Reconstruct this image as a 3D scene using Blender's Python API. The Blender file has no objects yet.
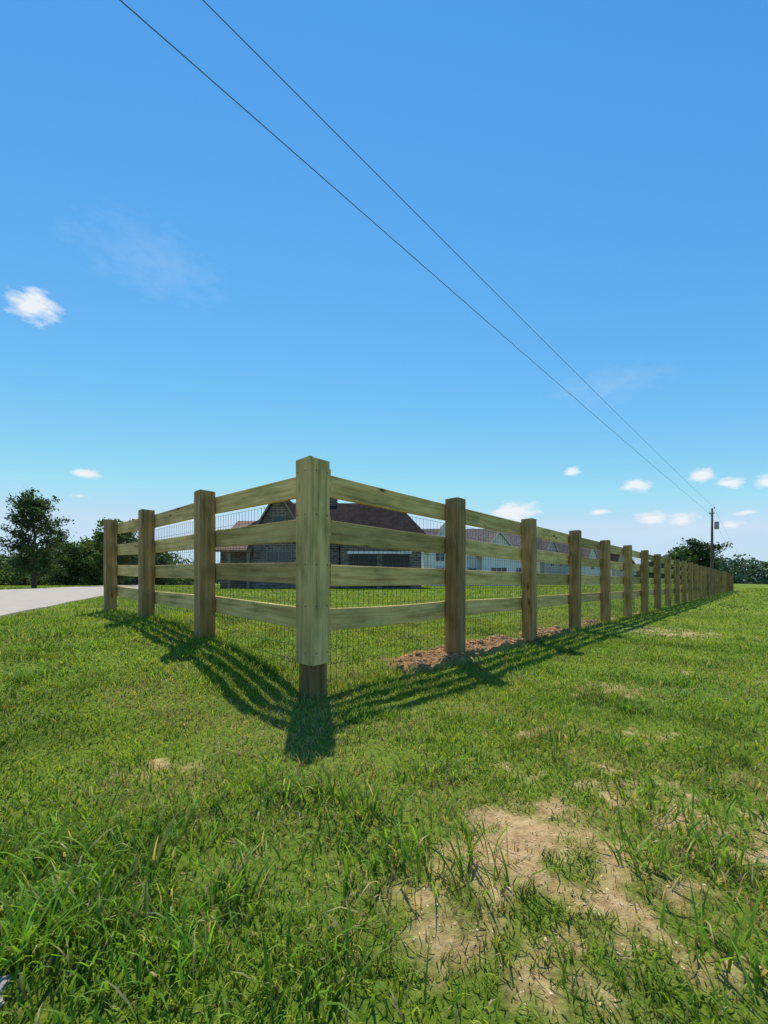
import bpy, math, random
import numpy as np
from mathutils import Vector
random.seed(7); rng=np.random.default_rng(7)
S=bpy.context.scene
F=405.0; HOR=583.0; CAMZ=0.69
R=math.radians
# ------------------------------------------------------------ helpers
def link(o): S.collection.objects.link(o); return o
def empty(name,loc):
    e=bpy.data.objects.new(name,None); e.location=loc; e.empty_display_size=0.2; return link(e)
def mk(name,verts,faces,mat,parent=None,smooth=False,uvs=None,attrs=None):
    o0=Vector(parent.location) if parent else Vector((0,0,0))
    me=bpy.data.meshes.new(name)
    me.from_pydata([tuple(Vector(v)-o0) for v in verts],[],faces)
    if uvs is not None:
        ul=me.uv_layers.new(name='UVMap'); 
        ul.data.foreach_set('uv',np.array(uvs,dtype=np.float32).ravel())
    if attrs:
        for k,a in attrs.items():
            at=me.attributes.new(k,'FLOAT','POINT'); at.data.foreach_set('value',np.array(a,dtype=np.float32))
    me.materials.append(mat)
    if smooth:
        me.polygons.foreach_set('use_smooth',[True]*len(me.polygons))
    me.update()
    o=bpy.data.objects.new(name,me); link(o)
    if parent: o.parent=parent
    return o
def npmesh(name,V,loops,starts,totals,mat,col=None,attrs=None,smooth=False,parent=None):
    me=bpy.data.meshes.new(name)
    me.vertices.add(len(V)); me.vertices.foreach_set('co',V.astype(np.float32).ravel())
    me.loops.add(len(loops)); me.loops.foreach_set('vertex_index',loops.astype(np.int32))
    me.polygons.add(len(starts)); me.polygons.foreach_set('loop_start',starts.astype(np.int32))
    me.update(calc_edges=True)
    if col is not None:
        a=me.attributes.new('col','FLOAT_COLOR','POINT')
        c=np.ones((len(V),4),dtype=np.float32); c[:,:3]=col; a.data.foreach_set('color',c.ravel())
    if attrs:
        for k,v in attrs.items():
            a=me.attributes.new(k,'FLOAT','POINT'); a.data.foreach_set('value',v.astype(np.float32))
    if smooth: me.polygons.foreach_set('use_smooth',np.ones(len(starts),dtype=bool))
    me.materials.append(mat)
    o=bpy.data.objects.new(name,me); link(o)
    if parent: o.parent=parent
    return o
def h2(x,y,s):
    v=np.sin(x*127.1+y*311.7+s*74.7)*43758.5453
    return v-np.floor(v)
def vn(x,y,s=0):
    x=np.asarray(x,float); y=np.asarray(y,float)
    xi=np.floor(x); yi=np.floor(y); fx=x-xi; fy=y-yi
    fx=fx*fx*(3-2*fx); fy=fy*fy*(3-2*fy)
    a=h2(xi,yi,s);b=h2(xi+1,yi,s);c=h2(xi,yi+1,s);d=h2(xi+1,yi+1,s)
    return (a*(1-fx)+b*fx)*(1-fy)+(c*(1-fx)+d*fx)*fy
def fbm(x,y,s=0,o=4):
    t=0;a=.5;n=0
    for i in range(o):
        t=t+a*vn(x*2**i,y*2**i,s+i*13); n+=a; a*=.5
    return t/n
def sst(a,b,x):
    t=np.clip((x-a)/(b-a),0,1); return t*t*(3-2*t)
# ------------------------------------------------------------ layout
C=np.array([-0.438,2.5]); DR=np.array([.685,.728]); DL=np.array([-.728,.685])
SP=1.575
NRX,NRY=.728,-.685      # outward normal of right run
NLX,NLY=-.685,-.728     # outward normal of left run
def ucoord(x,y): return (x-C[0])*DL[0]+(y-C[1])*DL[1]
def tcoord(x,y): return (x-C[0])*DR[0]+(y-C[1])*DR[1]
def base_h(x,y):
    u=ucoord(x,y); sp=(u+np.sqrt(u*u+.04))/2-.1
    return .3*(1-np.exp(-np.maximum(sp,0)/1.1))
PATCH=[(.40,1.10,.24,.18,1),(.52,1.04,.28,.16,.95),(.62,.93,.22,.14,.9),(.62,1.28,.26,.14,.8),(.92,1.10,.30,.18,.8),
       (.55,.72,.24,.13,.8),(.33,.68,.16,.08,.65),(.74,.80,.18,.12,.8),(.20,.80,.16,.08,.6),(-.30,.98,.16,.10,.5),(.1,.92,.12,.07,.5),(.95,1.45,.3,.12,.6),
       (4.05,5.75,.62,.75,.8),(1.5,2.6,.4,.25,.5),(2.4,3.1,.4,.25,.45),(.9,1.9,.35,.18,.45),(-.9,1.5,.2,.12,.4),(.3,1.5,.2,.1,.4)]
def dirt_amt(x,y):
    x=np.asarray(x,float);y=np.asarray(y,float)
    n=fbm(x*6,y*6,3); n2=fbm(x*22,y*22,9)
    d=np.zeros_like(x)
    for (px,py,rx,ry,s) in PATCH:
        r=np.sqrt(((x-px)/rx)**2+((y-py)/ry)**2)
        d=np.maximum(d,s*np.clip(1.45-r,0,1))
    d=sst(.28,.95,d*.75+(n-.5)*1.2+(n2-.5)*1.3)*(d>0.02)
    t=tcoord(x,y);u=ucoord(x,y)
    w=.21+.16*(n-.5)
    m=np.maximum(sst(.6,1.1,t)*(1-sst(2.75,3.1,t)),np.maximum(.85*sst(3.0,3.4,t)*(1-sst(4.2,4.6,t)),.7*sst(4.7,5.1,t)*(1-sst(5.8,6.2,t))))
    f=m*np.clip(1.25-np.abs(u-.06)/w,0,1)
    f=sst(.2,.7,f+(n2-.5)*.8)
    f2=.55*sst(3.2,4,t)*(1-sst(9,14,t))*np.clip(1.1-np.abs(u-.05)/.13,0,1)
    return np.maximum(d,np.maximum(f,sst(.25,.6,f2+(n-.5)*.5))),f
RD=np.array([-.471,.882]); RN=np.array([-.882,-.471]); RP=np.array([-4.4,4.65]); RW=6.4
def road_d(x,y): return (x-RP[0])*RN[0]+(y-RP[1])*RN[1]
def gz(x,y):
    x=np.asarray(x,float);y=np.asarray(y,float)
    r=np.hypot(x,y)
    k=np.clip(1-(r-5)/20,0,1)
    rd=road_d(x,y); k=k*np.where((rd>-.3)&(rd<RW+.3),0.1,1)
    z=base_h(x,y)+k*(.05*(fbm(x*1.1,y*1.1,5)-.5)+.025*(fbm(x*9,y*9,6)-.5))
    _,f=dirt_amt(x,y)
    return z+f*(.01+.075*fbm(x*7,y*7,8))
# ------------------------------------------------------------ materials
def newmat(name):
    m=bpy.data.materials.new(name); m.use_nodes=True
    nt=m.node_tree; nt.nodes.clear()
    out=nt.nodes.new('ShaderNodeOutputMaterial')
    return m,nt,out
def N(nt,t,**k):
    n=nt.nodes.new(t)
    for a,b in k.items():
        if a in('inp',):
            for i,v in b.items(): n.inputs[i].default_value=v
        else: setattr(n,a,b)
    return n
def ramp(nt,stops):
    n=nt.nodes.new('ShaderNodeValToRGB'); cr=n.color_ramp
    while len(cr.elements)<len(stops): cr.elements.new(.5)
    for e,(p,c) in zip(cr.elements,stops): e.position=p; e.color=(*c,1)
    return n
def mix(nt,a,b,f,mode='MIX'):
    n=nt.nodes.new('ShaderNodeMix'); n.data_type='RGBA'; n.blend_type=mode
    for idx,v in((0,f),(6,a),(7,b)):
        if hasattr(v,'links') or hasattr(v,'is_output'): nt.links.new(v,n.inputs[idx])
        else: n.inputs[idx].default_value= v if idx==0 else (*v,1)
    return n.outputs[2]
def simple(name,colr,rough=.8,noise=.25,scale=4,bump=0,spec=.3,metal=0):
    m,nt,out=newmat(name)
    b=N(nt,'ShaderNodeBsdfPrincipled'); b.inputs['Roughness'].default_value=rough
    b.inputs['Specular IOR Level'].default_value=spec; b.inputs['Metallic'].default_value=metal
    tc=N(nt,'ShaderNodeTexCoord'); no=N(nt,'ShaderNodeTexNoise',inp={'Scale':scale,'Detail':6})
    nt.links.new(tc.outputs['Object'],no.inputs['Vector'])
    lo=tuple(c*(1-noise) for c in colr); hi=tuple(min(1,c*(1+noise)) for c in colr)
    r=ramp(nt,[(.3,lo),(.7,hi)]); nt.links.new(no.outputs[0],r.inputs[0]); nt.links.new(r.outputs[0],b.inputs['Base Color'])
    if bump:
        bu=N(nt,'ShaderNodeBump',inp={'Strength':bump,'Distance':.02}); nt.links.new(no.outputs[0],bu.inputs['Height']); nt.links.new(bu.outputs[0],b.inputs['Normal'])
    nt.links.new(b.outputs[0],out.inputs[0]); return m
def wood(name,c1,c2,c3,dark):
    m,nt,out=newmat(name); L=nt.links
    uv=N(nt,'ShaderNodeUVMap'); at=N(nt,'ShaderNodeAttribute',attribute_name='tint')
    mp=N(nt,'ShaderNodeMapping',inp={'Scale':(1.3,34,1)}); L.new(uv.outputs[0],mp.inputs[0])
    wv=N(nt,'ShaderNodeMapping',inp={'Scale':(1.0,3.,1)}); L.new(uv.outputs[0],wv.inputs[0])
    dn=N(nt,'ShaderNodeTexNoise',inp={'Scale':1.0,'Detail':2}); L.new(wv.outputs[0],dn.inputs[0])
    va=N(nt,'ShaderNodeVectorMath',operation='MULTIPLY_ADD'); va.inputs[1].default_value=(0,1.8,0)
    L.new(dn.outputs[1],va.inputs[0]); L.new(mp.outputs[0],va.inputs[2])
    g=N(nt,'ShaderNodeTexNoise',inp={'Scale':1.0,'Detail':8,'Roughness':.68}); L.new(va.outputs[0],g.inputs[0])
    r=ramp(nt,[(.30,dark),(.43,c1),(.56,c2),(.72,c3)]); L.new(g.outputs[0],r.inputs[0])
    st=N(nt,'ShaderNodeTexNoise',inp={'Scale':1.0,'Detail':6,'Roughness':.65}); sm=N(nt,'ShaderNodeMapping',inp={'Scale':(2.6,8,1)})
    L.new(uv.outputs[0],sm.inputs[0]); L.new(sm.outputs[0],st.inputs[0])
    sr=ramp(nt,[(.32,(.48,.52,.44)),(.5,(.85,.86,.80)),(.66,(1.06,1.0,.95))]); L.new(st.outputs[0],sr.inputs[0])
    c=mix(nt,r.outputs[0],sr.outputs[0],.95,'MULTIPLY')
    km=N(nt,'ShaderNodeMapping',inp={'Scale':(2.3,6.5,1)}); L.new(uv.outputs[0],km.inputs[0])
    vo=N(nt,'ShaderNodeTexVoronoi',inp={'Scale':1.0,'Randomness':1}); L.new(km.outputs[0],vo.inputs[0])
    kr=ramp(nt,[(.05,(1,1,1)),(.09,(.4,.4,.4)),(.15,(0,0,0))]); L.new(vo.outputs[0],kr.inputs[0])
    c=mix(nt,c,(.12,.065,.025),kr.outputs[0])
    tr=ramp(nt,[(0,(.60,.57,.50)),(.5,(.90,.89,.84)),(1,(1.15,1.11,1.0))]); L.new(at.outputs['Fac'],tr.inputs[0])
    c=mix(nt,c,tr.outputs[0],1.0,'MULTIPLY')
    b=N(nt,'ShaderNodeBsdfPrincipled'); b.inputs['Roughness'].default_value=.8; b.inputs['Specular IOR Level'].default_value=.2
    L.new(c,b.inputs['Base Color'])
    bu=N(nt,'ShaderNodeBump',inp={'Strength':.6,'Distance':.004}); L.new(g.outputs[0],bu.inputs['Height']); L.new(bu.outputs[0],b.inputs['Normal'])
    L.new(b.outputs[0],out.inputs[0]); return m
M_rail=wood('rail_wood',(.68,.455,.165),(.85,.605,.245),(.92,.71,.35),(.34,.21,.075))
M_post=wood('post_wood',(.38,.235,.095),(.53,.34,.14),(.66,.445,.20),(.18,.105,.04))
M_case=wood('casing_wood',(.70,.485,.19),(.86,.63,.27),(.93,.73,.37),(.38,.25,.10))
M_wire=simple('galvanised_wire',(.07,.07,.065),.6,.2,20,spec=.2)
# ------------------------------------------------------------ wood beams
class Acc:
    def __init__(s): s.v=[];s.f=[];s.uv=[];s.t=[]
    def beam(s,pts,side,up,w,h,ch=.004,tint=None,jit=0.0,scale=1.0):
        side=Vector(side).normalized(); up=Vector(up).normalized()
        if tint is None: tint=random.random()
        ou,ov=random.uniform(0,50),random.uniform(0,50)
        a,b=w/2,h/2
        prof=[(-a+ch,-b),(a-ch,-b),(a,-b+ch),(a,b-ch),(a-ch,b),(-a+ch,b),(-a,b-ch),(-a,-b+ch)]
        per=[0]
        for i in range(8):
            p,q=prof[i],prof[(i+1)%8]; per.append(per[-1]+math.hypot(p[0]-q[0],p[1]-q[1]))
        base=len(s.v); dist=0; ds=[]
        for k,p in enumerate(pts):
            p=Vector(p)
            if k: dist+=(p-Vector(pts[k-1])).length
            ds.append(dist)
            jx,jy=random.uniform(-jit,jit),random.uniform(-jit,jit)
            for (x,y) in prof: s.v.append(p+side*(x+jx)+up*(y+jy)); s.t.append(tint)
        for k in range(len(pts)-1):
            for i in range(8):
                j=(i+1)%8
                s.f.append((base+k*8+i,base+k*8+j,base+k*8+8+j,base+k*8+8+i))
                s.uv+= [(ou+ds[k],ov+per[i]),(ou+ds[k],ov+per[i+1]),(ou+ds[k+1],ov+per[i+1]),(ou+ds[k+1],ov+per[i])]
        e=base+(len(pts)-1)*8
        s.f.append(tuple(base+i for i in reversed(range(8)))); s.uv+=[(ou+prof[i][0]*.3,ov+prof[i][1]) for i in reversed(range(8))]
        s.f.append(tuple(e+i for i in range(8))); s.uv+=[(ou+prof[i][0]*.3,ov+prof[i][1]) for i in range(8)]
    def make(s,name,mat,parent): return mk(name,s.v,s.f,mat,parent,uvs=s.uv,attrs={'tint':s.t})
fence=empty('wooden_fence',(C[0],C[1],0))
NR=29
LH=[0,.05,.075,.13]
def lift_l(t):
    return float(np.interp(t/SP,[0,1,2,3],LH))
posts=Acc(); rails=Acc(); case=Acc()
RAILC=[1.335,1.035,.745,.45]
def P2(d,t): return (C[0]+d[0]*t,C[1]+d[1]*t)
PW=.135
posts.beam([(C[0],C[1],z) for z in(-.3,.1,.5,1.0,1.43)],(*DR,0),(*DL,0),PW*.93,PW*.93,.006,tint=.1)
cz=[.20,.5,.8,1.1,1.435]
th=.022
o=PW*.465+th/2+.001
case.beam([(C[0]+NRX*o,C[1]+NRY*o,z) for z in cz],(*DR,0),(NRX,NRY,0),PW*.93,th,.003,tint=.6,jit=.0006)
case.beam([(C[0]+NLX*o+NRX*(th/2+.001),C[1]+NLY*o+NRY*(th/2+.001),z+.004) for z in cz],(NRX,NRY,0),(NLX,NLY,0),PW*.93+th,th,.003,tint=.38,jit=.0006)
for n in range(1,NR):
    x,y=P2(DR,SP*n); lean=random.uniform(-.006,.006); tp=1.445+random.uniform(-.012,.012)
    posts.beam([(x+lean*z,y,z) for z in(-.3,.2,.6,1.0,tp)],(*DR,0),(*DL,0),PW,PW,.006,jit=.001)
for n in range(1,4):
    x,y=P2(DL,SP*n); g=float(base_h(x,y)); tp=1.445+LH[n]+random.uniform(-.006,.006)
    posts.beam([(x,y,z) for z in(-.2,g,.6,1.0,tp)],(*DR,0),(*DL,0),PW,PW,.006,jit=.001,tint=.5)
RT=.03; RWD=.146
def railrun(d,nrm,n,lift,startoff):
    for i in range(n):
        for k,zc in enumerate(RAILC):
            t0=i*SP+(startoff if i==0 else 0)+.003; t1=(i+1)*SP-.003
            sag=random.uniform(-.002,.004)
            if k==3 and i==0 and d is DR: sag=.014
            e0=random.uniform(-.004,.004); e1=random.uniform(-.004,.004)
            bow=random.uniform(-.004,.004); pts=[]
            seg=8 if i<6 else 2
            off=PW/2+RT/2+.002
            for q in range(seg+1):
                s=q/seg; t=t0+(t1-t0)*s; x,y=P2(d,t)
                w=4*s*(1-s)
                z=zc+lift(t)+e0*(1-s)+e1*s-sag*w
                x-=nrm[0]*(off+bow*w*.5+.003);y-=nrm[1]*(off+bow*w*.5+.003)
                pts.append((x,y,z))
            rails.beam(pts,(nrm[0],nrm[1],0),(0,0,1),RT,RWD+random.uniform(-.004,.004),.003)
railrun(DR,(NRX,NRY),NR-1,lambda t:0,-.05)
railrun(DL,(NLX,NLY),3,lift_l,-.05)
posts.make('posts',M_post,fence); rails.make('rails',M_rail,fence); case.make('corner_casing',M_case,fence)
# wire mesh
wv=[];wf=[]
def wire(p,q,r):
    p=Vector(p);q=Vector(q);d=(q-p).normalized()
    a=d.orthogonal().normalized(); b=d.cross(a); base=len(wv)
    for e in(p,q):
        for k in range(3):
            an=k*2.0944; wv.append(e+a*math.cos(an)*r+b*math.sin(an)*r)
    for k in range(3):
        j=(k+1)%3; wf.append((base+k,base+j,base+3+j,base+3+k))
def meshrun(d,nrm,L,lift):
    off=PW/2+RT+.012
    def pt(t,z):
        x,y=P2(d,t); wob=.006*math.sin(t*3.1+z*2); return (x-nrm[0]*(off+wob),y-nrm[1]*(off+wob),z)
    t=.08
    while t<L:
        x,y=P2(d,t); g=float(base_h(x,y)); top=1.24+lift(t)
        r=.0017 if t<8 else .0025
        zs=[g,(g+top)/2,top]
        for a,b in zip(zs[:-1],zs[1:]): wire(pt(t,a),pt(t,b),r)
        t+=.051 if t<9 else .1
    for k in range(13):
        t=.05
        while t<L-.3:
            def zz(t):
                x,y=P2(d,t); g=float(base_h(x,y)); top=1.24+lift(t); return top-k*.1
            x,y=P2(d,t)
            if zz(t)>float(base_h(x,y)): wire(pt(t,zz(t)),pt(t+.4,zz(t+.4)),.0017 if t<8 else .0024)
            t+=.4
meshrun(DR,(NRX,NRY),26,lambda t:0)
meshrun(DL,(NLX,NLY),SP*3,lift_l)
mk('welded_wire_mesh',wv,wf,M_wire,fence)
nv=[];nf=[]
def disc(c,n,r):
    n=Vector(n).normalized();a=n.orthogonal().normalized();b=n.cross(a);base=len(nv)
    for k in range(8): nv.append(Vector(c)+a*math.cos(k*.785)*r+b*math.sin(k*.785)*r+n*.0015)
    nf.append(tuple(range(base,base+8)))
for z in(.27,.55,.8,1.1,1.36):
    for s in(-.04,.04):
        oo=PW*.465+th+.002
        disc((C[0]+NRX*oo+DR[0]*s,C[1]+NRY*oo+DR[1]*s,z),(NRX,NRY,0),.0045)
        disc((C[0]+NLX*oo+NRX*s,C[1]+NLY*oo+NRY*s,z),(NLX,NLY,0),.0045)
mk('nails',nv,nf,M_wire,fence)
# ------------------------------------------------------------ ground
def axis(lo,hi,c0,c1,st,gr):
    a=list(np.arange(c0,c1,st)); s=st; x=a[-1]
    while x<hi: s*=gr; x+=s; a.append(x)
    s=st;x=c0; pre=[]
    while x>lo: s*=gr; x-=s; pre.append(x)
    return np.array(pre[::-1]+a)
ax=axis(-1500,1500,-3.2,5,.03,1.045); ay=axis(-30,1800,.2,6.5,.03,1.045)
X,Y=np.meshgrid(ax,ay); Z=gz(X,Y); D,FD=dirt_amt(X,Y)
nx,ny=len(ax),len(ay)
V=np.stack([X.ravel(),Y.ravel(),Z.ravel()],1)
i=np.arange(ny-1)[:,None]*nx+np.arange(nx-1)[None,:]; i=i.ravel()
loops=np.stack([i,i+1,i+nx+1,i+nx],1).ravel()
def ground_mat():
    m,nt,out=newmat('ground'); L=nt.links
    tc=N(nt,'ShaderNodeTexCoord'); P=tc.outputs['Object']
    at=N(nt,'ShaderNodeAttribute',attribute_name='dirt'); ac=N(nt,'ShaderNodeAttribute',attribute_name='clay')
    n1=N(nt,'ShaderNodeTexNoise',inp={'Scale':.6,'Detail':6}); n2=N(nt,'ShaderNodeTexNoise',inp={'Scale':45,'Detail':8,'Roughness':.7}); n3=N(nt,'ShaderNodeTexNoise',inp={'Scale':9,'Detail':5})
    for n in(n1,n2,n3): L.new(P,n.inputs[0])
    g=ramp(nt,[(.3,(.07,.105,.015)),(.55,(.18,.245,.028)),(.75,(.32,.33,.07))]); L.new(n2.outputs[0],g.inputs[0])  # thatch tones, contrast deepened to paint in micro shadow
    g2=ramp(nt,[(.35,(.78,.94,.8)),(.65,(1.15,1.05,.95))]); L.new(n1.outputs[0],g2.inputs[0])
    gc=mix(nt,g.outputs[0],g2.outputs[0],1.0,'MULTIPLY')
    d=ramp(nt,[(.25,(.30,.18,.08)),(.5,(.62,.42,.19)),(.75,(.78,.60,.33))]); L.new(n2.outputs[0],d.inputs[0])
    d2=ramp(nt,[(.35,(.75,.72,.68)),(.65,(1.05,1.02,1))]); L.new(n3.outputs[0],d2.inputs[0])
    dc=mix(nt,d.outputs[0],d2.outputs[0],1.0,'MULTIPLY')
    dc=mix(nt,dc,mix(nt,dc,(.75,.58,.50),1.0,'MULTIPLY'),ac.outputs['Fac'])
    c=mix(nt,gc,dc,at.outputs['Fac'])
    b=N(nt,'ShaderNodeBsdfPrincipled'); b.inputs['Roughness'].default_value=1; b.inputs['Specular IOR Level'].default_value=.1
    L.new(c,b.inputs['Base Color'])
    bu=N(nt,'ShaderNodeBump',inp={'Strength':.9,'Distance':.02}); L.new(n2.outputs[0],bu.inputs['Height']); L.new(bu.outputs[0],b.inputs['Normal'])
    L.new(b.outputs[0],out.inputs[0]); return m
npmesh('ground',V,loops,np.arange(len(i))*4,None,ground_mat(),attrs={'dirt':D.ravel(),'clay':FD.ravel()},smooth=True)
# ------------------------------------------------------------ road
M_road=simple('concrete_road',(.44,.37,.29),.9,.12,3,.2,spec=.05)
rv=[];rf=[];ss=list(np.arange(-12,30,1.0))+list(np.arange(30,160,6.))
M_=5
for s in ss:
    for k in range(M_):
        w=RW*k/(M_-1); e=.03*math.sin(s*2.1)*(1 if k in(0,M_-1) else 0)
        x=RP[0]+RD[0]*s+RN[0]*(w+e); y=RP[1]+RD[1]*s+RN[1]*(w+e)
        rv.append((x,y,float(base_h(x,y))+.022))
for a in range(len(ss)-1):
    for k in range(M_-1):
        q=a*M_+k; rf.append((q,q+M_,q+M_+1,q+1))
for e in(0,M_-1):
    st0=len(rv)
    for a in range(len(ss)):
        x,y,z=rv[a*M_+e]; rv.append((x,y,z-.12))
    for a in range(len(ss)-1):
        rf.append((a*M_+e,st0+a,st0+a+1,(a+1)*M_+e))
mk('concrete_road',rv,rf,M_road)
# ------------------------------------------------------------ grass
def leafmat(name,trans=.4,rough=.45,spec=.35,tint=(1.25,1.2,.6)):
    m,nt,out=newmat(name); L=nt.links
    at=N(nt,'ShaderNodeAttribute',attribute_name='col')
    b=N(nt,'ShaderNodeBsdfPrincipled'); b.inputs['Roughness'].default_value=rough; b.inputs['Specular IOR Level'].default_value=spec
    t=N(nt,'ShaderNodeBsdfTranslucent'); mx=N(nt,'ShaderNodeMixShader',inp={0:trans})
    tcx=mix(nt,at.outputs['Color'],tint,1.0,'MULTIPLY')
    L.new(at.outputs['Color'],b.inputs['Base Color']); L.new(tcx,t.inputs[0])
    L.new(b.outputs[0],mx.inputs[1]); L.new(t.outputs[0],mx.inputs[2]); L.new(mx.outputs[0],out.inputs[0]); return m
M_grass=leafmat('grass_blades',.5,.5,.3)
Vs=[];Ls=[];Ss=[];Cs=[];voff=0;loff=0
def blades(x,y,length,width,lean,colr,segs):
    global voff,loff
    n=len(x); z=gz(x,y)-.004
    az=rng.uniform(0,2*np.pi,n); fa=az+rng.normal(np.pi/2,.5,n)
    dx,dy=np.cos(az),np.sin(az); wx,wy=np.cos(fa),np.sin(fa)
    if segs==3: T=[0,.35,.7,1]; W=[.8,1,.65,0]
    elif segs==2: T=[0,.5,1]; W=[.9,.8,0]
    else: T=[0,1]; W=[1,0]
    rows=[]
    cols=[]
    for t,w in zip(T,W):
        hx=lean*length*t**1.5; hz=length*t*np.sqrt(np.clip(1-(lean*t**.6)**2*.9,.04,1))
        cx=x+dx*hx; cy=y+dy*hx; cz=z+hz+.004*t
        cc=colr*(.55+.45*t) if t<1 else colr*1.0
        if w>0:
            rows.append(np.stack([cx-wx*width*w/2,cy-wy*width*w/2,cz],1)); rows.append(np.stack([cx+wx*width*w/2,cy+wy*width*w/2,cz],1)); cols+=[cc,cc]
        else: rows.append(np.stack([cx,cy,cz],1)); cols.append(cc)
    k=len(rows)
    V=np.stack(rows,1).reshape(-1,3); Cc=np.stack(cols,1).reshape(-1,3)
    b=(np.arange(n)*k)[:,None]
    if segs==3: lp=[0,1,3,2, 2,3,5,4, 4,5,6]; st=[0,4,8]; nl=11
    elif segs==2: lp=[0,1,3,2, 2,3,4]; st=[0,4]; nl=7
    else: lp=[0,1,2]; st=[0]; nl=3
    Ls.append((b+np.array(lp)[None,:]+voff).ravel()); Ss.append(((np.arange(n)*nl)[:,None]+np.array(st)[None,:]+loff).ravel())
    Vs.append(V);Cs.append(Cc); voff+=len(V); loff+=n*nl
def gcol(x,y,n,dry):
    base=np.array([.235,.385,.024]); alt=np.array([.41,.50,.042]); dk=np.array([.10,.205,.018])
    m=sst(.35,.65,fbm(x*1.7,y*1.7,21))[:,None]; r=rng.uniform(0,1,(n,1))
    m2=sst(.50,.64,fbm(x*3.1+9,y*3.1,77))[:,None]
    c=base*(1-m)+alt*m
    c=c*(1-m2*.45)
    c=np.where(r<.28,dk*(1+m*.6),c)
    c=c*rng.uniform(.65,1.35,(n,1))
    s=rng.uniform(0,1,n)<dry
    straw=np.array([.62,.46,.20])*rng.uniform(.55,1.15,(n,1))
    return np.clip(np.where(s[:,None],straw,c),0,.9)
def browny(x,y):
    return sst(.47,.68,fbm(x*2.3+4,y*2.3,31))*np.clip(1.7-np.hypot(x,y)/2.8,.12,1)
bands=[(.25,1.5,14000,72,.027,.0030,3),(1.5,3,8500,60,.028,.0046,2),(3,6,3600,57,.029,.0070,2),(6,12,1100,55,.034,.012,1),(12,30,150,53,.047,.03,1),(30,75,18,52,.07,.08,1)]
for r0,r1,dens,ang,ln,wd,seg in bands:
    A=R(ang); n=int(dens*A*(r1*r1-r0*r0))
    r=np.sqrt(rng.uniform(r0*r0,r1*r1,n)); a=rng.uniform(-A,A,n)
    x=r*np.sin(a); y=r*np.cos(a)
    d,_=dirt_amt(x,y); br=browny(x,y)
    rd=road_d(x,y); cl=fbm(x*5,y*5,41); 
    keep=(rng.uniform(0,1,n)>d*.86)&~((rd>-.02)&(rd<RW+.02))&(rng.uniform(0,1,n)<.35+1.3*cl)&(rng.uniform(0,1,n)>br*.45)
    x,y,d,br,cl,r=x[keep],y[keep],d[keep],br[keep],cl[keep],r[keep]; n=len(x)
    L_=ln*(.3+1.5*cl)*rng.uniform(.45,1.5,n)*(1-.5*d)
    W_=wd*rng.uniform(.6,1.4,n)
    le=rng.uniform(.35,1.05,n)
    col=gcol(x,y,n,np.clip(.06+.6*br+.45*d,0,1))
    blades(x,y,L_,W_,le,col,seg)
n=9000; a=rng.uniform(-1.1,1.1,n); r=rng.uniform(.4,1,n)**.7*3.2; x,y=r*np.sin(a),r*np.cos(a)
k=rng.uniform(0,1,n)<.15+browny(x,y)+dirt_amt(x,y)[0]; x,y=x[k],y[k]; n=len(x)
blades(x,y,rng.uniform(.02,.05,n),rng.uniform(.0015,.003,n),np.full(n,1.0),np.array([.66,.50,.24])*rng.uniform(.5,1.15,(n,1)),2)
def px(u,v,zg=0): 
    Yd=(CAMZ-zg)*F/(v-HOR); return (u-384)/F*Yd,Yd
tuf=[]
for (u,v) in [(60,930),(100,885),(150,865),(300,800),(345,840),(30,905),(235,905),(180,965),(365,815),(95,985),(290,985),(330,960),(640,860),(705,855),(745,880),(20,960),(250,840),(60,850),(130,930),(740,960),(460,860),(15,860),(750,830),(330,800),(275,795),(210,815),(395,850),(80,950),(45,880),(120,850)]:
    tuf.append((*px(u,v),random.uniform(.45,1.0),random.uniform(.03,.07)))
for k in range(330):
    a=random.uniform(-1.05,1.05); r=random.uniform(.5,1)**.5*random.uniform(.8,7.5)
    x,y=r*math.sin(a),r*math.cos(a)
    if fbm(np.array([x*1.2]),np.array([y*1.2]),51)[0]>.44: tuf.append((x,y,random.uniform(.2,.6),random.uniform(.03,.07)))
for (tx,ty,h,rad) in tuf:
    if abs(float(road_d(tx,ty))-RW/2)<RW/2+.1: continue
    n=int(25+55*h); x=tx+rng.normal(0,rad,n); y=ty+rng.normal(0,rad,n)
    c=np.array([.23,.41,.035])*random.uniform(.7,1.2)*rng.uniform(.6,1.4,(n,1)); 
    st=rng.uniform(0,1,n)<.08; c[st]=np.array([.6,.5,.22])
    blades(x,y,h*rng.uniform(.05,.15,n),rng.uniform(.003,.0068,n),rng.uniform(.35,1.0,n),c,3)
for d,L in((DR,44),(DL,4.8)):
    n=int(L*330); t=rng.uniform(0,L,n); w=rng.normal(0,.06,n)
    x=C[0]+d[0]*t+(DL[0] if d is DR else DR[0])*w; y=C[1]+d[1]*t+(DL[1] if d is DR else DR[1])*w
    da,_=dirt_amt(x,y); k=rng.uniform(0,1,n)>da; x,y,t=x[k],y[k],t[k]; n=len(x)
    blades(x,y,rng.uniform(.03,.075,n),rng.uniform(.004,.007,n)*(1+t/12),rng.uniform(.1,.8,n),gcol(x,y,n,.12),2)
npmesh('grass',np.concatenate(Vs),np.concatenate(Ls),np.concatenate(Ss),None,M_grass,col=np.concatenate(Cs))
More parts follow.
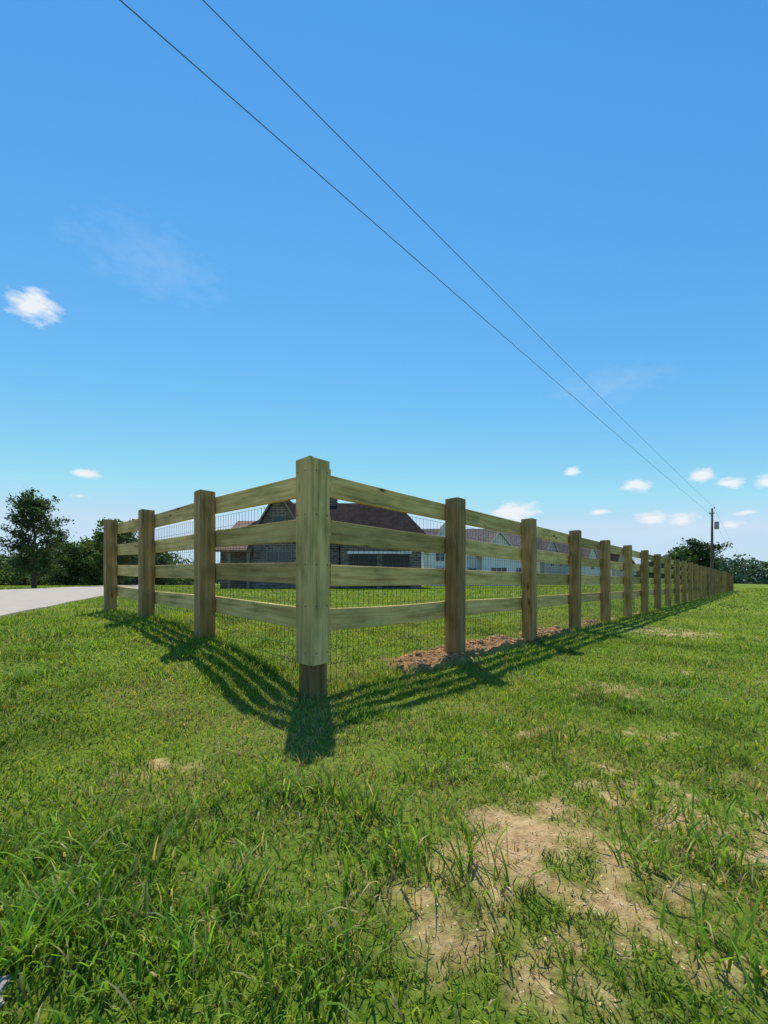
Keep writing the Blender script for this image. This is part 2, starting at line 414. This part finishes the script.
# ------------------------------------------------------------ dirt clods, pebbles
import bmesh
def clods(name,pts,mat,sub=2,flat=1.0):
    vs=[];fs=[]
    bm=bmesh.new(); bmesh.ops.create_icosphere(bm,subdivisions=sub,radius=1); bv=[v.co.copy() for v in bm.verts]; bf=[tuple(v.index for v in f.verts) for f in bm.faces]; bm.free()
    for (x,y,s) in pts:
        sx,sy,sz=s*random.uniform(.8,1.4),s*random.uniform(.8,1.4),s*random.uniform(.45,.8)*flat; z=float(gz(x,y)); b=len(vs)
        ph=random.uniform(0,9); ra=random.uniform(0,6.28); ca,sa=math.cos(ra),math.sin(ra)
        for v in bv:
            q=1+.22*math.sin(v.x*5+ph)+.18*math.sin(v.y*7+ph*2)+.15*math.sin(v.z*9+v.x*6+ph)
            X_=v.x*sx*q;Y_=v.y*sy*q
            vs.append((x+X_*ca-Y_*sa,y+X_*sa+Y_*ca,z+v.z*sz*q+sz*.25))
        fs+=[tuple(b+i for i in f) for f in bf]
    return mk(name,vs,fs,mat,smooth=False)
M_clod=simple('clay_soil',(.46,.275,.14),1,.45,12,.6,spec=.05)
pl=[]
while len(pl)<1100:
    t=random.uniform(.5,6.8); u=random.gauss(.07,.16); x=C[0]+DR[0]*t+DL[0]*u; y=C[1]+DR[1]*t+DL[1]*u
    f=float(dirt_amt(np.array([x]),np.array([y]))[1][0])
    if random.random()<f+.03: pl.append((x,y,random.choice([.004,.005,.007,.009,.012,.02])*random.uniform(.7,1.2)))
clods('dirt_clods',pl,M_clod)
M_peb=simple('pebbles',(.58,.42,.23),.95,.4,40,.4,spec=.15)
pl=[]
while len(pl)<700:
    x,y=random.uniform(.0,1.3),random.uniform(.5,1.5)
    if len(pl)>560: x,y=random.uniform(3.4,4.7),random.uniform(4.9,6.6)
    if dirt_amt(np.array([x]),np.array([y]))[0][0]>.35: pl.append((x,y,random.uniform(.001,.0035)*(4 if y>3 else 1)))
clods('pebbles',pl,M_peb,1)
M_stone=simple('grey_stone',(.36,.33,.31),.9,.25,30,.5)
clods('stone',[(-.652,.665,.028)],M_stone,3)
# ------------------------------------------------------------ trees
M_bark=simple('bark',(.09,.065,.045),.95,.35,6,.5)
M_leaf=leafmat('tree_leaves',.35,.55,.2)
def tube(vs,fs,pts,rad,n=6):
    b=len(vs)
    for k,p in enumerate(pts):
        p=Vector(p); d=(Vector(pts[min(k+1,len(pts)-1)])-Vector(pts[max(k-1,0)])).normalized(); a=d.orthogonal().normalized(); c=d.cross(a)
        for j in range(n): vs.append(p+(a*math.cos(j*6.2832/n)+c*math.sin(j*6.2832/n))*rad[k])
    for k in range(len(pts)-1):
        for j in range(n): fs.append((b+k*n+j,b+k*n+(j+1)%n,b+(k+1)*n+(j+1)%n,b+(k+1)*n+j))
def leafcloud(cent,rads,counts,size,base,name,parent=None,mat=None):
    P=[];Cc=[]
    for (c,r,n) in zip(cent,rads,counts):
        q=rng.normal(0,.5,(n,3)); q[:,2]*=.75; p=np.array(c)+q*r
        t=rng.uniform(.55,1.45)
        P.append(p); Cc.append(np.array(base)*t*rng.uniform(.7,1.35,(n,1)))
    P=np.concatenate(P);Cc=np.concatenate(Cc); n=len(P)
    a=rng.normal(0,1,(n,3)); a/=np.linalg.norm(a,axis=1)[:,None]; b=np.cross(a,rng.normal(0,1,(n,3))); b/=np.linalg.norm(b,axis=1)[:,None]
    s=size*rng.uniform(.6,1.4,(n,1))
    V=np.stack([P-a*s,P+b*s*.5,P+a*s,P-b*s*.5],1).reshape(-1,3)
    if parent: V=V-np.array(parent.location)
    return npmesh(name,V,np.arange(4*n),np.arange(n)*4,None,mat or M_leaf,col=np.repeat(Cc,4,axis=0),parent=parent)
def tree(name,x,y,h,cr,seed,leaf=.12,nl=9000,base=(.045,.085,.018),cb=.22,conic=.35,cl=1.0):
    random.seed(seed); z=float(base_h(x,y)); e=empty(name,(x,y,z))
    vs=[];fs=[];cent=[];rads=[]
    tp=[(x+random.uniform(-.1,.1)*k*.3,y+random.uniform(-.1,.1)*k*.3,z-.1+h*.92*k/7) for k in range(8)]
    tr=[h*.022*(1-k/8.5) for k in range(8)]; tube(vs,fs,tp,tr,8)
    nb=26
    for b in range(nb):
        f=cb+(1-cb)*.93*(b/nb); kk=min(6,int(f*7)); p0=Vector(tp[kk]).lerp(Vector(tp[kk+1]),f*7-kk) if kk<7 else Vector(tp[7])
        an=b*2.4+random.uniform(-.4,.4)
        g=(f-cb)/(1-cb)
        env=cr*((math.sin(min(1,g*1.35+.25)*math.pi*.5))*(1-max(0,g-.25)/.75*(1-.12))**(.6+conic))
        L=env*random.uniform(.65,1.12); up=L*random.uniform(.25,.6)
        d=Vector((math.cos(an)*L,math.sin(an)*L,up)); pts=[p0+d*(q/4)+Vector((0,0,-.06*L*math.sin(q*.8)))+Vector((random.uniform(-1,1),random.uniform(-1,1),random.uniform(-1,1)))*.04*L for q in range(5)]
        tube(vs,fs,pts,[tr[kk]*.5*(1-q/5) +.006 for q in range(5)],5)
        for q in(2,3,4):
            cent.append(tuple(pts[q])); rads.append(cl*cr*random.uniform(.16,.30))
            if random.random()<.9:
                e2=pts[q]+Vector((random.uniform(-1,1),random.uniform(-1,1),random.uniform(-.4,.8)))*cr*.28
                tube(vs,fs,[pts[q],(pts[q]+e2)/2,e2],[.02,.014,.008],4); cent.append(tuple(e2)); rads.append(cl*cr*random.uniform(.14,.26))
    cent.append(tp[7]); rads.append(cr*.2)
    mk('trunk_and_limbs',vs,fs,M_bark,e,smooth=True)
    cnt=[max(12,int(nl*(r**2)/sum(q*q for q in rads))) for r in rads]
    leafcloud(cent,rads,cnt,leaf,base,'leaves',e)
def pxw(u,Yd): return (u-384)/F*Yd
tree('oak_tree',pxw(34,30),30,7.7,2.35,11,.10,9500,(.055,.095,.028),.14,.25,.85)
tree('oak_tree.001',pxw(-45,34),34,5.6,2.6,12,.13,7000,(.055,.095,.028),.1,.1)
tree('maple_tree',pxw(66,58),58,6.4,3.2,13,.2,6500,(.075,.13,.035),.08,.0)
tree('maple_tree.001',pxw(94,62),62,7.2,3.4,14,.22,6500,(.10,.16,.04),.05,.0)
tree('maple_tree.002',pxw(116,48),48,8.3,3.1,15,.18,7500,(.08,.13,.03),.1,.1,.85)
tree('maple_tree.003',pxw(150,75),75,8.2,4.5,16,.28,6000,(.07,.125,.03),.05,.0)
tree('oak_tree.002',pxw(700,92),92,10.2,4.8,17,.3,7000,(.055,.10,.03),.05,.0)
tree('oak_tree.003',pxw(682,100),100,9.4,4.4,18,.3,6000,(.065,.11,.03),.05,.0)
tree('oak_tree.004',pxw(655,120),120,7.0,4.0,19,.35,4000,(.08,.13,.04),.05,.0)
random.seed(5)
cent=[];rads=[];cnt=[]
for k in range(620):
    a=R(-64+128*k/620); rr=random.uniform(240,300)
    hh=(5+8*float(vn(np.array([k*.045]),np.array([0.]),3)[0]))*random.uniform(.7,1.15)
    if k<200: hh*=1.15
    for z in np.arange(1.2,hh,2.6): cent.append((rr*math.sin(a)+random.uniform(-2,2),rr*math.cos(a),z)); rads.append(random.uniform(2.2,3.6)); cnt.append(30)
leafcloud(cent,rads,cnt,.9,(.08,.135,.09),'distant_treeline')  # bluish leaf colour has the distance haze painted in
cent=[];rads=[];cnt=[]
for k in range(90):
    a=R(-47+22*k/90); rr=random.uniform(85,100); hh=random.uniform(2,4.5)+2.5*float(vn(np.array([k*.12]),np.array([0.]),8)[0])
    for z in np.arange(.6,hh,1.4): cent.append((rr*math.sin(a),rr*math.cos(a),z)); rads.append(random.uniform(1.3,2.2)); cnt.append(80)
leafcloud(cent,rads,cnt,.3,(.08,.13,.035),'hedgerow')
# ------------------------------------------------------------ houses
def brickmat(name,c1,c2,mort):
    m,nt,out=newmat(name); L=nt.links; tc=N(nt,'ShaderNodeTexCoord')
    mp=N(nt,'ShaderNodeMapping',inp={'Rotation':(R(90),0,0)}); L.new(tc.outputs['Object'],mp.inputs[0])
    br=N(nt,'ShaderNodeTexBrick',inp={'Scale':1.0,'Color1':(*c1,1),'Color2':(*c2,1),'Mortar':(*mort,1),'Mortar Size':.02,'Brick Width':.42,'Row Height':.17})
    L.new(mp.outputs[0],br.inputs[0]); b=N(nt,'ShaderNodeBsdfPrincipled'); b.inputs['Roughness'].default_value=.9; b.inputs['Specular IOR Level'].default_value=.1
    no=N(nt,'ShaderNodeTexNoise',inp={'Scale':1.5,'Detail':5}); L.new(tc.outputs['Object'],no.inputs[0]); r=ramp(nt,[(.3,(.7,.7,.7)),(.7,(1.25,1.25,1.25))]); L.new(no.outputs[0],r.inputs[0])
    L.new(mix(nt,br.outputs[0],r.outputs[0],1.0,'MULTIPLY'),b.inputs['Base Color']); L.new(b.outputs[0],out.inputs[0]); return m
M_brick=brickmat('stone_brick',(.22,.165,.13),(.115,.085,.068),(.29,.24,.20))
M_roofb=simple('brown_shingle',(.052,.038,.032),1,.3,3,spec=0)
M_metal=simple('brown_metal_roof',(.22,.115,.07),.7,.1,2,spec=.1)
M_roofg=simple('grey_shingle',(.17,.145,.12),1,.3,3,spec=0)
M_white=simple('white_siding',(.82,.77,.70),.8,.06,1,spec=.1)
M_trim=simple('white_trim',(.75,.73,.68),.6,.05,2)
M_tan=simple('tan_trim',(.24,.19,.15),.7,.05,2)
M_glass=simple('window_glass',(.02,.025,.03),.1,.1,1,spec=.6)
M_dark=simple('garage_door',(.05,.042,.036),.6,.15,1)
def boxv(x0,x1,y0,y1,z0,z1):
    v=[(x0,y0,z0),(x1,y0,z0),(x1,y1,z0),(x0,y1,z0),(x0,y0,z1),(x1,y0,z1),(x1,y1,z1),(x0,y1,z1)]
    f=[(0,3,2,1),(4,5,6,7),(0,1,5,4),(1,2,6,5),(2,3,7,6),(3,0,4,7)]
    return v,f
class H:
    def __init__(s,name,x,y,z,trim=None): s.e=empty(name,(x,y,z)); s.g={}; s.tm=trim or M_trim
    def add(s,part,mat,v,f):
        V_,F_,_m=s.g.setdefault(part,([],[],mat)); b=len(V_); V_+=v; F_+=[tuple(b+i for i in q) for q in f]
    def box(s,part,mat,*a): s.add(part,mat,*boxv(*a))
    def gable(s,x0,x1,y0,y1,z0,ze,zr,ax,wm,rm,ov=.4,th=.16,hip=0,rpart='roof'):
        if ax=='y':
            xm=(x0+x1)/2
            v=[(x0,y0,z0),(x1,y0,z0),(x1,y0,ze),(xm,y0,zr),(x0,y0,ze),(x0,y1,z0),(x1,y1,z0),(x1,y1,ze),(xm,y1,zr),(x0,y1,ze)]
        else:
            ym=(y0+y1)/2
            v=[(x0,y0,z0),(x0,y1,z0),(x0,y1,ze),(x0,ym,zr),(x0,y0,ze),(x1,y0,z0),(x1,y1,z0),(x1,y1,ze),(x1,ym,zr),(x1,y0,ze)]
        if hip and ax=='x':
            v[3]=(x0+hip,v[3][1],zr); v[8]=(x1-hip,v[8][1],zr)
        f=[(0,1,2,4),(4,2,3),(5,9,7,6),(9,8,7),(0,4,9,5),(1,6,7,2)]
        s.add('walls',wm,v,f)
        up=.03
        if ax=='y':
            w=(x1-x0)/2; sl=(zr-ze)/w; a0=x0-ov;a1=x1+ov;zo=ze-sl*ov+up;b0=y0-ov;b1=y1+ov
            vv=[(a0,b0,zo),(xm,b0,zr+up),(a1,b0,zo),(a0,b1,zo),(xm,b1,zr+up),(a1,b1,zo)]
        else:
            w=(y1-y0)/2; sl=(zr-ze)/w; a0=y0-ov;a1=y1+ov;zo=ze-sl*ov+up;b0=x0-ov;b1=x1+ov
            vv=[(b0,a0,zo),(b0+(hip+ov if hip else 0),ym,zr+up),(b0,a1,zo),(b1,a0,zo),(b1-(hip+ov if hip else 0),ym,zr+up),(b1,a1,zo)]
        vt=vv+[(p[0],p[1],p[2]+th) for p in vv]
        ff=[(0,1,4,3),(1,2,5,4),(6,9,10,7),(7,10,11,8),(0,3,9,6),(2,8,11,5),(0,6,7,1),(1,7,8,2),(3,4,10,9),(4,5,11,10)]
        if hip: ff+=[(6,7,8),(9,11,10)]
        s.add(rpart,rm,vt,ff)
        if ax=='x': s.box('trim',s.tm,b0,b1,a0-.03,a0-.004,zo-.06,zo+th+.01)
        else:
            y=b0-.03
            for (xa,za,xb,zb) in((a0,zo,xm,zr+up),(xm,zr+up,a1,zo)):
                s.add('trim',s.tm,[(xa,y,za-.05),(xb,y,zb-.05),(xb,y,zb+th),(xa,y,za+th),(xa,y+.025,za-.05),(xb,y+.025,zb-.05),(xb,y+.025,zb+th),(xa,y+.025,za+th)],[(0,1,2,3),(4,7,6,5),(0,4,5,1),(3,2,6,7),(0,3,7,4),(1,5,6,2)])
    def win(s,x,y,z,w,h,mull=1):
        s.box('window_frames',s.tm,x-w/2-.08,x+w/2+.08,y-.06,y+.01,z-.08,z+h+.1)
        s.box('windows',M_glass,x-w/2,x+w/2,y-.075,y-.062,z,z+h)
        for k in range(1,mull+1): 
            xx=x-w/2+w*k/(mull+1); s.box('window_frames',s.tm,xx-.03,xx+.03,y-.09,y-.078,z,z+h)
        s.box('window_frames',s.tm,x-w/2,x+w/2,y-.10,y-.092,z+h*.5-.03,z+h*.5+.03)
    def done(s):
        for k,(v,f,m) in s.g.items(): mk(k,v,f,m,s.e)
z0=.25
h=H('brick_house',-4.6,32,z0,M_tan)
h.gable(-10.8,2.2,29,40,z0,3.9,7.3,'x',M_brick,M_roofb,hip=2.6)
h.gable(-8.9,-5.4,27.6,33.5,z0,3.9,6.8,'y',M_brick,M_roofb)
h.gable(-2.9,2.5,27.0,34,z0,3.9,6.6,'x',M_brick,M_roofb,hip=1.6)
h.gable(-5.2,-3.1,28.0,33,z0,3.5,5.7,'y',M_brick,M_roofb,ov=.25)
h.add('porch_roof',M_metal,[(-12.2,27.2,2.9),(-8.9,27.2,2.9),(-8.9,29.6,4.6),(-12.2,29.6,4.6),(-12.2,27.2,2.78),(-8.9,27.2,2.78),(-8.9,29.6,4.48),(-12.2,29.6,4.48)],[(0,1,2,3),(7,6,5,4),(0,4,5,1),(1,5,6,2),(0,3,7,4),(3,2,6,7)])
for xx in(-12,-10.5,-9.2): h.box('porch_posts',M_tan,xx-.1,xx+.1,27.4,27.6,z0,2.8)
h.gable(-12.0,-8.7,29.7,38,z0,3.4,5.7,'x',M_brick,M_metal,ov=.2,rpart='side_roof')
h.win(-7.15,27.6,1.0,1.6,1.8,1); h.win(-7.15,27.6,4.3,.8,.9,0)
h.win(-4.15,28.0,1.0,.8,1.9,0)
h.win(-10.3,29.7,1.0,1.2,1.5)
h.box('garage_doors',M_dark,-2.3,-.5,26.93,27.01,z0,2.6); h.box('garage_doors',M_dark,-.1,1.7,26.93,27.01,z0,2.6)
h.box('lintels',M_trim,-2.45,1.85,26.88,26.99,2.63,2.8)
h.box('chimney',M_brick,-4.9,-4.0,34,34.9,6.0,7.9)
h.done()
h=H('white_house',9,56,z0)
h.gable(5.4,19,55,66,z0,5.2,8.6,'x',M_white,M_roofg)
h.gable(6.0,11.0,53.4,60,z0,5.3,8.9,'y',M_white,M_roofg)
h.gable(13,17.5,53.6,60,z0,4.6,7.4,'y',M_white,M_roofg)
for xx in(7.4,9.6): h.win(xx,53.4,1.1,1.2,1.6); h.win(xx,53.4,3.6,1.1,1.3)
h.win(15.2,53.6,1.1,2.0,1.6,2); h.win(12,55,1.1,1,1.6); h.win(18.2,55,1.1,1,1.6); h.win(15.2,53.6,4.4,1.,1.1)
h.done()
def farhouse(name,u0,u1,Yd,yr,wm,rm,seed):
    random.seed(seed); x0=pxw(u0,Yd);x1=pxw(u1,Yd); zr=CAMZ+(HOR-yr)*Yd/F; ze=zr*.6
    h=H(name,(x0+x1)/2,Yd+4,z0); h.gable(x0,x1,Yd,Yd+9,z0,ze,zr,'x',wm,rm,ov=.4)
    w=(x1-x0); a=x0+w*random.uniform(.08,.2); h.gable(a,a+w*.36,Yd-1.5,Yd+5,z0,ze*1.02,zr*.97,'y',wm,rm,ov=.35)
    h.win(a+w*.18,Yd-1.5,1.1,w*.14,1.5); h.win(a+w*.18,Yd-1.5,ze*.65,w*.1,1.2)
    for q in(.62,.8): h.win(x0+w*q,Yd,1.1,w*.08,1.5); h.win(x0+w*q,Yd,ze*.65,w*.08,1.2)
    h.done()
M_cream=simple('cream_siding',(.66,.58,.48),.8,.06,1,spec=.1); M_gry=simple('grey_siding',(.46,.43,.39),.8,.06,1,spec=.1)
farhouse('grey_house',540,574,88,536,M_gry,M_roofg,1)
farhouse('white_house.001',580,606,105,544,M_white,M_roofg,2)
farhouse('cream_house',612,634,120,550,M_cream,M_roofb,3)
farhouse('cream_house.001',505,535,75,528,M_cream,M_roofg,4)
# ------------------------------------------------------------ utility poles and lines
M_pole=simple('pole_wood',(.13,.10,.075),.9,.25,5); M_cable=simple('cable',(.10,.12,.15),.6,.1,1); M_ins=simple('insulator',(.35,.33,.32),.4,.1,5)
def pole(name,x,y,h):
    e=empty(name,(x,y,0)); vs=[];fs=[]; tube(vs,fs,[(x,y,-.5),(x,y,h*.5),(x,y,h)],[.17,.14,.11],10); fs.append(tuple(range(20,30))); mk('shaft',vs,fs,M_pole,e,smooth=True)
    dx,dy=.71,-.70
    v=[];f=[]
    tube(v,f,[(x-dx*.3,y-dy*.3,h-.6),(x+dx*.3,y+dy*.3,h-.6)],[.06,.06],4); mk('bracket_arm',v,f,M_pole,e)
    v=[];f=[]
    for (ox,oz) in((.22,0),(-.22,-.6)):
        tube(v,f,[(x+dx*ox,y+dy*ox,h+oz-.05),(x+dx*ox,y+dy*ox,h+oz+.05),(x+dx*ox,y+dy*ox,h+oz+.16)],[.05,.09,.04],8)
    mk('insulators',v,f,M_ins,e)
    v=[];f=[]; tube(v,f,[(x+.33,y-.3,h-2.6),(x+.33,y-.3,h-2.55),(x+.33,y-.3,h-1.75),(x+.33,y-.3,h-1.65)],[.18,.24,.24,.1],12); mk('transformer',v,f,M_ins,e,smooth=True)
poles=[(-39.8,-31.,9.9),(40.5,50,9.9),(142.6,160,9.9)]
for k,p in enumerate(poles): pole('utility_pole' if k==0 else 'utility_pole.%03d'%k,*p)
v=[];f=[]
def line(pa,pb,sag,off,dz,rad):
    pts=[]
    for k in range(61):
        s=k/60; x=pa[0]+(pb[0]-pa[0])*s+.71*off;y=pa[1]+(pb[1]-pa[1])*s-.70*off
        pts.append((x,y,pa[2]+dz-4*sag*s*(1-s)))
    tube(v,f,pts,[rad]*61,6)
line(poles[0],poles[1],.5,.22,.05,.0075); line(poles[1],poles[2],1.5,.22,.05,.01)
line(poles[0],poles[1],.4,-.22,-.6,.0085); line(poles[1],poles[2],1.5,-.22,-.6,.01)
mk('power_lines',v,f,M_cable,smooth=True)
# ------------------------------------------------------------ light and sky
SE,SA=58.0,-9.0
sd=Vector((math.sin(R(SA))*math.cos(R(SE)),math.cos(R(SA))*math.cos(R(SE)),math.sin(R(SE))))
sl=bpy.data.lights.new('sun','SUN'); sl.energy=5.0; sl.angle=R(.5); sl.color=(1,.955,.88)
so=bpy.data.objects.new('sun',sl); link(so); so.rotation_euler=sd.to_track_quat('Z','Y').to_euler(); so.location=(0,0,20)
w=bpy.data.worlds.new('World'); S.world=w; w.use_nodes=True; nt=w.node_tree; nt.nodes.clear(); L=nt.links
out=N(nt,'ShaderNodeOutputWorld'); bg=N(nt,'ShaderNodeBackground'); bg.inputs[1].default_value=.15
sky=N(nt,'ShaderNodeTexSky',sky_type='NISHITA',sun_disc=False,sun_elevation=R(SE),sun_rotation=R(SA),air_density=1.3,dust_density=0.0,ozone_density=1.0,altitude=0)
def math_(op,a,b=None,cl=False):
    n=nt.nodes.new('ShaderNodeMath'); n.operation=op; n.use_clamp=cl
    for i_,v_ in enumerate((a,b)):
        if v_ is None: continue
        if hasattr(v_,'is_output'): L.new(v_,n.inputs[i_])
        else: n.inputs[i_].default_value=v_
    return n.outputs[0]
sp=N(nt,'ShaderNodeSeparateColor'); L.new(sky.outputs[0],sp.inputs[0])
cb=N(nt,'ShaderNodeCombineColor')
for ch,(p,k,mxv) in enumerate([(1.6,.72,.56),(1.0,.80,.74),(.42,.91,.91)]):
    v1=math_('MULTIPLY',math_('POWER',math_('MULTIPLY',sp.outputs[ch],.15),p),k)
    L.new(math_('MULTIPLY',math_('MINIMUM',v1,mxv),1/.15),cb.inputs[ch])
tc=N(nt,'ShaderNodeTexCoord'); G=tc.outputs['Generated']
no=N(nt,'ShaderNodeTexNoise',inp={'Scale':26,'Detail':5,'Roughness':.62}); 
mp=N(nt,'ShaderNodeMapping',inp={'Scale':(1,1,2.2)}); L.new(G,mp.inputs[0]); L.new(mp.outputs[0],no.inputs[0])
CL=[(33,306,30,14,1.),(87,473,16,5,.9),(80,496,13,4,.6),(515,513,28,11,1.),(636,486,15,7,1.),(702,475,14,7,1.),(732,483,13,6,1.),(768,481,13,8,1.),(573,471,9,5,.9),(650,518,20,7,.95),(684,519,18,7,.95),(600,512,14,4,.7),(745,512,14,4,.6),(728,525,22,5,.7)]
WI=[(700,530,90,12),(150,262,75,28),(610,385,60,18)]
def minlen(lst,kx,ky):
    tot=None
    for e in lst:
        u,v_,wx,wy=e[:4]; pen=(1-e[4])*.5 if len(e)>4 else 0
        d=Vector(((u-384)/F,1,(HOR-v_)/F)); q=d.length; d.normalize()
        sx=1/(wx*kx/F/q); sy=1/(wy*ky/F/q)
        ma=N(nt,'ShaderNodeVectorMath',operation='MULTIPLY_ADD'); L.new(G,ma.inputs[0]); ma.inputs[1].default_value=(sx,sx,sy); ma.inputs[2].default_value=(-d.x*sx,-d.y*sx,-d.z*sy)
        le=N(nt,'ShaderNodeVectorMath',operation='LENGTH'); L.new(ma.outputs[0],le.inputs[0])
        o_=le.outputs['Value']
        if pen: o_=math_('ADD',o_,pen)
        tot=o_ if tot is None else math_('MINIMUM',tot,o_)
    return tot
nz=math_('MULTIPLY',math_('SUBTRACT',no.outputs[0],.5),3.6)
def shape(ln,gain,op):
    m=math_('MULTIPLY',math_('SUBTRACT',1.0,ln,True),2.2)
    gate=math_('MINIMUM',math_('MULTIPLY',m,2.0),1.0)
    dd=math_('MULTIPLY',math_('ADD',math_('SUBTRACT',m,.55),nz),gate)
    return math_('MULTIPLY',math_('MULTIPLY',dd,gain,True),op)
tot=math_('MAXIMUM',shape(minlen(CL,1.25,1.4),.9,.92),shape(minlen(WI,1.25,1.4),.5,.12))
c=mix(nt,cb.outputs[0],(6.0,6.15,6.3),tot)
L.new(c,bg.inputs[0]); L.new(bg.outputs[0],out.inputs[0])
# ------------------------------------------------------------ camera
cam=bpy.data.cameras.new('camera'); co=bpy.data.objects.new('camera',cam); link(co); co.location=(0,0,CAMZ); co.rotation_euler=(R(90),0,0)
cam.sensor_fit='VERTICAL'; cam.sensor_height=36; cam.lens=F/1024*36; cam.shift_y=(HOR-512)/1024; cam.clip_start=.05; cam.clip_end=5000
S.camera=co
S.view_settings.view_transform='Standard'; S.view_settings.look='None'; S.view_settings.exposure=0
